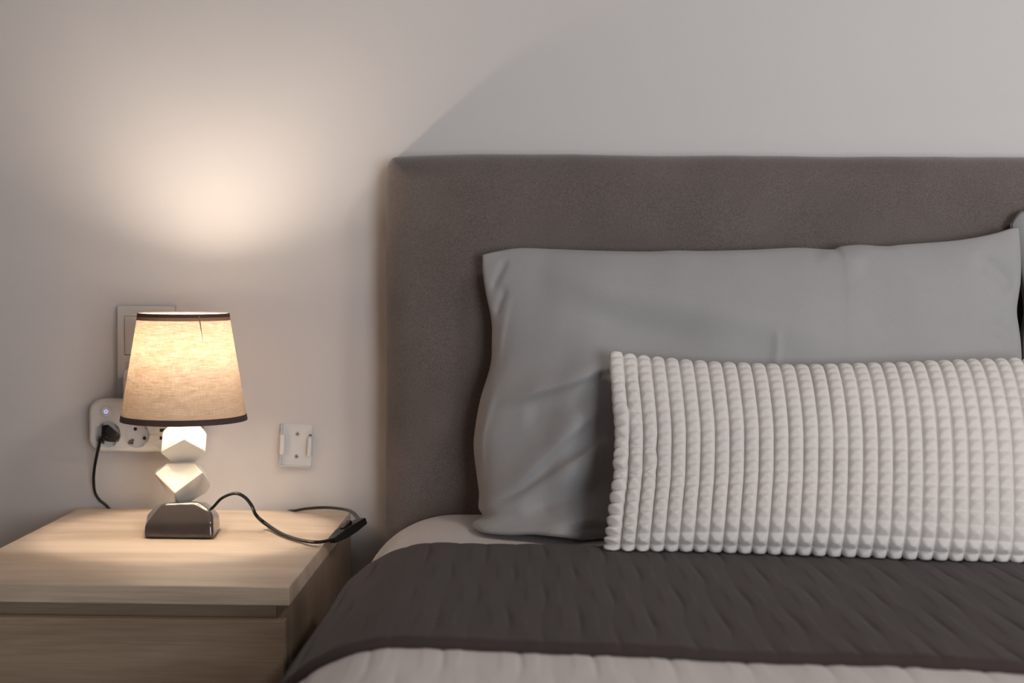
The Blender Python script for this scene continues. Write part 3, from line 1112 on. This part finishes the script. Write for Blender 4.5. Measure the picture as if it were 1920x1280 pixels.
# ------------------------------------------------------------------ pillows
def curve(pts, n):
    P = catmull(pts, 12)
    A = np.array([tuple(p) for p in P])
    s = np.concatenate([[0], np.cumsum(np.linalg.norm(np.diff(A, axis=0), axis=1))])
    q = np.linspace(0, s[-1], n)
    return np.stack([np.interp(q, s, A[:, i]) for i in range(3)], 1)


def coons(bot, top, lef, rig, nu, nv):
    B, T_, L, R_ = curve(bot, nu), curve(top, nu), curve(lef, nv), curve(rig, nv)
    u = np.linspace(0, 1, nu)[None, :, None]
    v = np.linspace(0, 1, nv)[:, None, None]
    P = (1 - v) * B[None] + v * T_[None] + (1 - u) * L[:, None] + u * R_[:, None]
    P -= (1 - u) * (1 - v) * B[0] + u * (1 - v) * B[-1] + (1 - u) * v * T_[0] + u * v * T_[-1]
    return P


def normals(P):
    du = np.gradient(P, axis=1)
    dv = np.gradient(P, axis=0)
    n = np.cross(du, dv)
    return n / (np.linalg.norm(n, axis=2, keepdims=True) + 1e-12)


def ridge(U, V, pts, w, amp, taper=0.12):
    """smooth fold along a polyline in (u, v); one-sided widths w = (left, right)"""
    Z = np.zeros(U.shape)
    P = np.array([tuple(p) for p in catmull([Vector((a, b_, 0)) for a, b_ in pts], 8)])[:, :2]
    asp = 1.9
    best = np.full(U.shape, 1e9)
    tt = np.zeros(U.shape)
    sg = np.zeros(U.shape)
    n = len(P) - 1
    for i in range(n):
        ax_, ay_ = P[i][0] * asp, P[i][1]
        bx, by = P[i + 1][0] * asp, P[i + 1][1]
        dx, dy = bx - ax_, by - ay_
        L2 = dx * dx + dy * dy + 1e-12
        t = np.clip(((U * asp - ax_) * dx + (V - ay_) * dy) / L2, 0, 1)
        ex, ey = U * asp - ax_ - t * dx, V - ay_ - t * dy
        d = np.hypot(ex, ey)
        m_ = d < best
        best = np.where(m_, d, best)
        tt = np.where(m_, (i + t) / n, tt)
        sg = np.where(m_, np.sign(dx * ey - dy * ex), sg)
    ww = np.where(sg > 0, w[0], w[1])
    tp = np.clip(np.minimum(tt, 1 - tt) / taper, 0, 1)
    tp = tp * tp * (3 - 2 * tp)
    return amp * tp * np.exp(-(best / ww) ** 2)


def shell(name, front, back, mat):
    """two grids that share their border -> closed mesh"""
    nv, nu = front.shape[:2]
    n = nv * nu
    idx = np.arange(n).reshape(nv, nu)
    idb = idx + n
    idb[0, :], idb[-1, :], idb[:, 0], idb[:, -1] = idx[0, :], idx[-1, :], idx[:, 0], idx[:, -1]
    qf = np.stack([idx[:-1, :-1], idx[:-1, 1:], idx[1:, 1:], idx[1:, :-1]], -1).reshape(-1, 4)
    qb = np.stack([idb[:-1, :-1], idb[1:, :-1], idb[1:, 1:], idb[:-1, 1:]], -1).reshape(-1, 4)
    me = bpy.data.meshes.new(name)
    me.from_pydata(np.concatenate([front.reshape(-1, 3), back.reshape(-1, 3)]).tolist(), [], np.concatenate([qf, qb]).tolist())
    bm = bmesh.new()
    bm.from_mesh(me)
    bmesh.ops.delete(bm, geom=[v for v in bm.verts if not v.link_faces], context='VERTS')
    bm.to_mesh(me)
    bm.free()
    return me


def pillow_mesh(name, bot, top, lef, rig, thick, folds, nu=300, nv=170, back=0.22, ea=0.55, eb=0.5, seed=0.0):
    P = coons(bot, top, lef, rig, nu, nv)
    U, V = np.meshgrid(np.linspace(0, 1, nu), np.linspace(0, 1, nv))
    Bp = (4 * U * (1 - U)) ** ea * (4 * V * (1 - V)) ** eb
    D = normals(P)
    mean = D[nv // 5:-nv // 5, nu // 5:-nu // 5].reshape(-1, 3).mean(0)
    mean /= np.linalg.norm(mean)
    W_ = np.zeros(U.shape)
    for f in folds:
        W_ += ridge(U, V, *f)
    edge = np.clip(np.minimum(np.minimum(U, 1 - U) * 1.9, np.minimum(V, 1 - V)) / 0.03, 0, 1)
    nz_ = pnoise(U[::3, ::3] * 1.9, V[::3, ::3], 4.0, seed) * 0.004
    nz_ = np.repeat(np.repeat(nz_, 3, 0), 3, 1)[:nv, :nu]
    for _ in range(6):
        nz_[1:-1, 1:-1] = (nz_[:-2, 1:-1] + nz_[2:, 1:-1] + nz_[1:-1, :-2] + nz_[1:-1, 2:] + nz_[1:-1, 1:-1]) / 5
    Fr = P + mean * (Bp * thick + (W_ + nz_) * edge)[..., None]
    Bk = P - mean * (Bp * thick * back)[..., None]
    for A_ in (Fr, Bk):
        A_[..., 2] = np.maximum(A_[..., 2], MT + 0.003)
    return shell(name, Fr, Bk, None)


def Z_(px, py, z=0.571):
    return onz(px, py, z)


bot = [Z_(885, 989), Z_(905, 998), Z_(950, 1003), Z_(1000, 1002, 0.575), Z_(1060, 1008, 0.575), at(1150, 1018, -0.285), at(1400, 1015, -0.29), at(1750, 1010, -0.29), at(1900, 1000, -0.275)]
lef = [Z_(885, 989), at(887, 979, -0.231), at(904, 967, -0.221), at(897, 951, -0.205), at(898, 925, -0.188), at(893, 885, -0.176), at(888, 840, -0.169), at(890, 807, -0.165), at(900, 750, -0.162),
       at(919, 686, -0.158), at(922, 640, -0.155), at(921, 600, -0.152), at(911, 550, -0.148), at(905, 510, -0.145), at(904, 477, -0.142)]
top = [at(904, 477, -0.142), at(935, 470, -0.140), at(977, 464.5, -0.138), at(1040, 467, -0.138), at(1110, 470.5, -0.138), at(1210, 473, -0.138), at(1265, 471, -0.138),
       at(1320, 472, -0.138), at(1400, 470, -0.138), at(1440, 468, -0.138), at(1497, 465.5, -0.138), at(1556, 469, -0.138), at(1575, 463, -0.138), at(1610, 460, -0.138),
       at(1657, 462.5, -0.139), at(1690, 459, -0.139), at(1777, 452, -0.141), at(1822, 446, -0.142), at(1865, 437, -0.143), at(1895, 428, -0.145), at(1911, 426, -0.146)]
rig = [at(1900, 1000, -0.275), at(1914, 900, -0.24), at(1918, 760, -0.20), at(1915, 655, -0.178), at(1911, 617, -0.172), at(1907, 580, -0.165), at(1914, 525, -0.156), at(1914, 467, -0.150), at(1911, 426, -0.146)]
folds = [
    # long diagonal folds fanning from the lower left corner
    ([(0.012, 0.09), (0.092, 0.155), (0.16, 0.22), (0.24, 0.31), (0.29, 0.36)], (0.018, 0.060), 0.013, 0.3),
    ([(0.02, 0.12), (0.112, 0.235), (0.16, 0.305), (0.21, 0.385), (0.26, 0.46)], (0.050, 0.020), 0.012, 0.3),
    ([(0.10, 0.10), (0.16, 0.14), (0.22, 0.18), (0.30, 0.22)], (0.040, 0.04), -0.010, 0.3),
    ([(0.045, 0.455), (0.112, 0.49), (0.178, 0.52), (0.24, 0.57), (0.29, 0.60)], (0.055, 0.017), 0.011, 0.3),
    ([(0.10, 0.42), (0.16, 0.45), (0.24, 0.49)], (0.04, 0.04), -0.007, 0.3),
    # side of the case, folded back
    ([(0.040, 0.58), (0.036, 0.46), (0.030, 0.38), (0.026, 0.28), (0.022, 0.19)], (0.016, 0.035), 0.0042, 0.35),
    ([(0.052, 0.965), (0.030, 0.91), (0.010, 0.86)], (0.014, 0.016), -0.0045, 0.3),
    ([(0.045, 0.87), (0.026, 0.82), (0.008, 0.775)], (0.014, 0.016), -0.0045, 0.3),
    ([(0.050, 0.85), (0.030, 0.76), (0.022, 0.67), (0.024, 0.60)], (0.014, 0.026), 0.0026, 0.35),
    # soft hollows, after one added fold
    ([(0.10, 0.90), (0.16, 0.875), (0.30, 0.82), (0.45, 0.755), (0.60, 0.67), (0.74, 0.57)], (0.17, 0.075), 0.014, 0.35),  # added fold, its steep lower side shaped to imitate a diagonal cast shadow
    ([(0.13, 0.78), (0.22, 0.73), (0.34, 0.68), (0.46, 0.62)], (0.06, 0.09), -0.008, 0.35),
    ([(0.62, 0.99), (0.66, 0.94), (0.71, 0.90)], (0.03, 0.05), 0.006, 0.3),
    ([(0.90, 0.93), (0.95, 0.86), (0.985, 0.78)], (0.03, 0.035), -0.008, 0.3),
    ([(0.92, 0.70), (0.96, 0.66), (0.99, 0.62)], (0.025, 0.03), -0.005, 0.3),
    ([(0.535, 0.70), (0.538, 0.60), (0.545, 0.50)], (0.012, 0.018), 0.003, 0.3),
]
me = pillow_mesh('pillow', bot, top, lef, rig, 0.070, folds)
pil = link('pillow', me, M['pillow'], origin=Z_(1400, 1000))
tagtop(pil, 'wide plain grey pillow leaning on the headboard behind the ribbed cushion', 'pillow', 'grey pillows on the bed')

# its neighbour, mostly outside the frame to the right
o2 = Vector((0.708, 0.012, 0.002))
sh = lambda L: [p + o2 for p in L]
top2 = [p + o2 + Vector((0, 0, 0.026 * math.exp(-(i / 3.0) ** 2))) for i, p in enumerate(top)]
lef2 = [at(1935, 1000, -0.22), at(1926, 900, -0.20), at(1922, 760, -0.18), at(1913, 690, -0.17), at(1911, 640, -0.162), at(1918, 585, -0.152), at(1914, 540, -0.146), at(1904, 480, -0.136), at(1894, 422, -0.126)]
top2 = [at(1894, 422, -0.126), at(1904, 405, -0.125), at(1921, 394, -0.125), at(1980, 392, -0.127)] + [p + o2 + Vector((0, 0.004, 0.02)) for p in top[4:]]
rig2 = [p + o2 for p in rig[:-1]] + [top2[-1]]
bot2 = [lef2[0]] + [p + o2 for p in bot[5:-1]] + [rig2[0]]
me = pillow_mesh('pillow', bot2, top2, lef2, rig2, 0.055, folds[12:15], 120, 80, seed=5.0)
pil2 = link('pillow', me, M['pillow'], origin=bot2[1])
tagtop(pil2, 'second grey pillow, only a sliver showing at the right edge of the picture', 'pillow', 'grey pillows on the bed')


# ------------------------------------------------------------------ ribbed cushion
def cushion():
    NR, RPP = 31, 16                          # ribs, points per rib
    NB, BPP = 20, 10                          # bumps along a rib
    nu, nv = NR * RPP + 1, NB * BPP + 1
    ts = [(1143, 664, -0.285), (1180, 672, -0.279), (1250, 682, -0.275), (1330, 690, -0.275), (1450, 695, -0.278), (1560, 696, -0.279), (1700, 691, -0.276), (1830, 684, -0.272), (1920, 682, -0.270), (1968, 682, -0.270)]
    top = [at(*t) for t in ts]
    # rows of pyramidal nubs on upright ribs
    zc = MT + 0.0185
    bot = [Z_(1139, 1025, zc), Z_(1160, 1027, zc), Z_(1260, 1029, zc), Z_(1400, 1033, zc), Z_(1600, 1040, zc), Z_(1800, 1047, zc), Z_(2005, 1052, zc)]
    lef = [bot[0], at(1144, 995, -0.414), at(1149, 955, -0.399), at(1154, 910, -0.381), at(1156, 860, -0.363), at(1156, 810, -0.346), at(1151, 750, -0.322), at(1146, 700, -0.300), top[0]]
    rig = [bot[-1], at(2003, 960, -0.438), at(1998, 850, -0.390), at(1985, 760, -0.335), top[-1]]
    P = coons(bot, top, lef, rig, nu, nv)
    tv_ = np.linspace(0, 1, nv)
    tv_ = 0.35 * tv_ + 0.65 * (0.5 - 0.5 * np.cos(np.pi * tv_))
    ti = np.linspace(0, 1, nv)
    P = np.stack([np.stack([np.interp(tv_, ti, P[:, c, q]) for q in range(3)], -1) for c in range(nu)], 1)
    U, V = np.meshgrid(np.linspace(0, 1, nu), tv_)
    Bp = (4 * U * (1 - U)) ** 0.55 * (1 - np.abs(2 * V - 1) ** np.where(V < 0.5, 7.0, 3.0)) ** 0.5
    D = normals(P)
    mean = D[nv // 5:-nv // 5, nu // 5:-nu // 5].reshape(-1, 3).mean(0)
    mean /= np.linalg.norm(mean)
    cr = ridge(U, V, [(0.0, 0.50), (0.05, 0.47), (0.11, 0.46)], (0.045, 0.045), -0.003, 0.2)
    cr += ridge(U, V, [(0.0, 0.36), (0.05, 0.335), (0.10, 0.34)], (0.045, 0.045), -0.004, 0.2)
    cr += ridge(U, V, [(0.0, 0.425), (0.05, 0.40), (0.10, 0.40)], (0.028, 0.028), 0.003, 0.2)
    cr += ridge(U, V, [(0.0, 0.86), (0.03, 0.83), (0.06, 0.88)], (0.045, 0.045), -0.002, 0.25)
    cr += ridge(U, V, [(0.02, 0.70), (0.03, 0.60), (0.03, 0.52)], (0.03, 0.03), 0.004, 0.25)
    Bs = P + mean * (Bp * 0.036 + cr)[..., None]
    Nn = normals(Bs)
    mid = Bs[:, nu // 2]
    arc = np.concatenate([[0], np.cumsum(np.linalg.norm(np.diff(mid, axis=0), axis=1))])
    Va = np.broadcast_to((arc / arc[-1])[:, None], U.shape)
    # gather the bumps where the cloth is pinched
    warpV = Va + 0.010 * np.sin(U * 9 + 1) * (1 - np.abs(2 * V - 1)) + 0.006 * np.exp(-((U - 0.03) / 0.06) ** 2) * np.sin(V * 14)
    su = (U * NR) % 1.0
    sv = (warpV * NB) % 1.0
    iu = np.floor(U * NR)
    rib = np.clip(1 - np.abs(2 * su - 1) ** 3.2, 0, 1) ** 0.5
    tu, tv = 1 - np.abs(2 * su - 1), 1 - np.abs(2 * sv - 1)
    kk = 14.0
    pyr = -np.log(np.exp(-kk * tu * 1.15) + np.exp(-kk * tv)) / kk          # soft minimum: a pyramid
    soft = 0.34 + 0.66 * np.clip((0.90 - Va) / 0.65, 0, 1) ** 1.2
    left = 1 + 0.9 * np.exp(-(U / 0.09) ** 2)
    h = 0.0050 * rib + (0.0046 * pyr + 0.0008 * tv) * soft * left
    rnd = np.array([noise.noise(Vector((a * 0.37, b_ * 9.0, 1.3))) for a, b_ in zip(iu.ravel()[::1], V.ravel()[::1])]).reshape(U.shape)
    h += 0.0012 * rnd * rib
    Fr = Bs + Nn * h[..., None]
    Bk = P - mean * (Bp * 0.022)[..., None]
    for A_ in (Fr, Bk):
        A_[..., 2] = np.maximum(A_[..., 2], MT + 0.0180)
    # border: close on a slightly tucked seam so the rib ends stay round
    return shell('cushion', Fr, np.where(np.isfinite(Bk), Bk, 0), None), bot


me, cb = cushion()
cu = link('cushion', me, M['plush'], origin=cb[3])
tagtop(cu, 'cream plush cushion with raised ribs of small nubs, in front of the grey pillow', 'cushion')
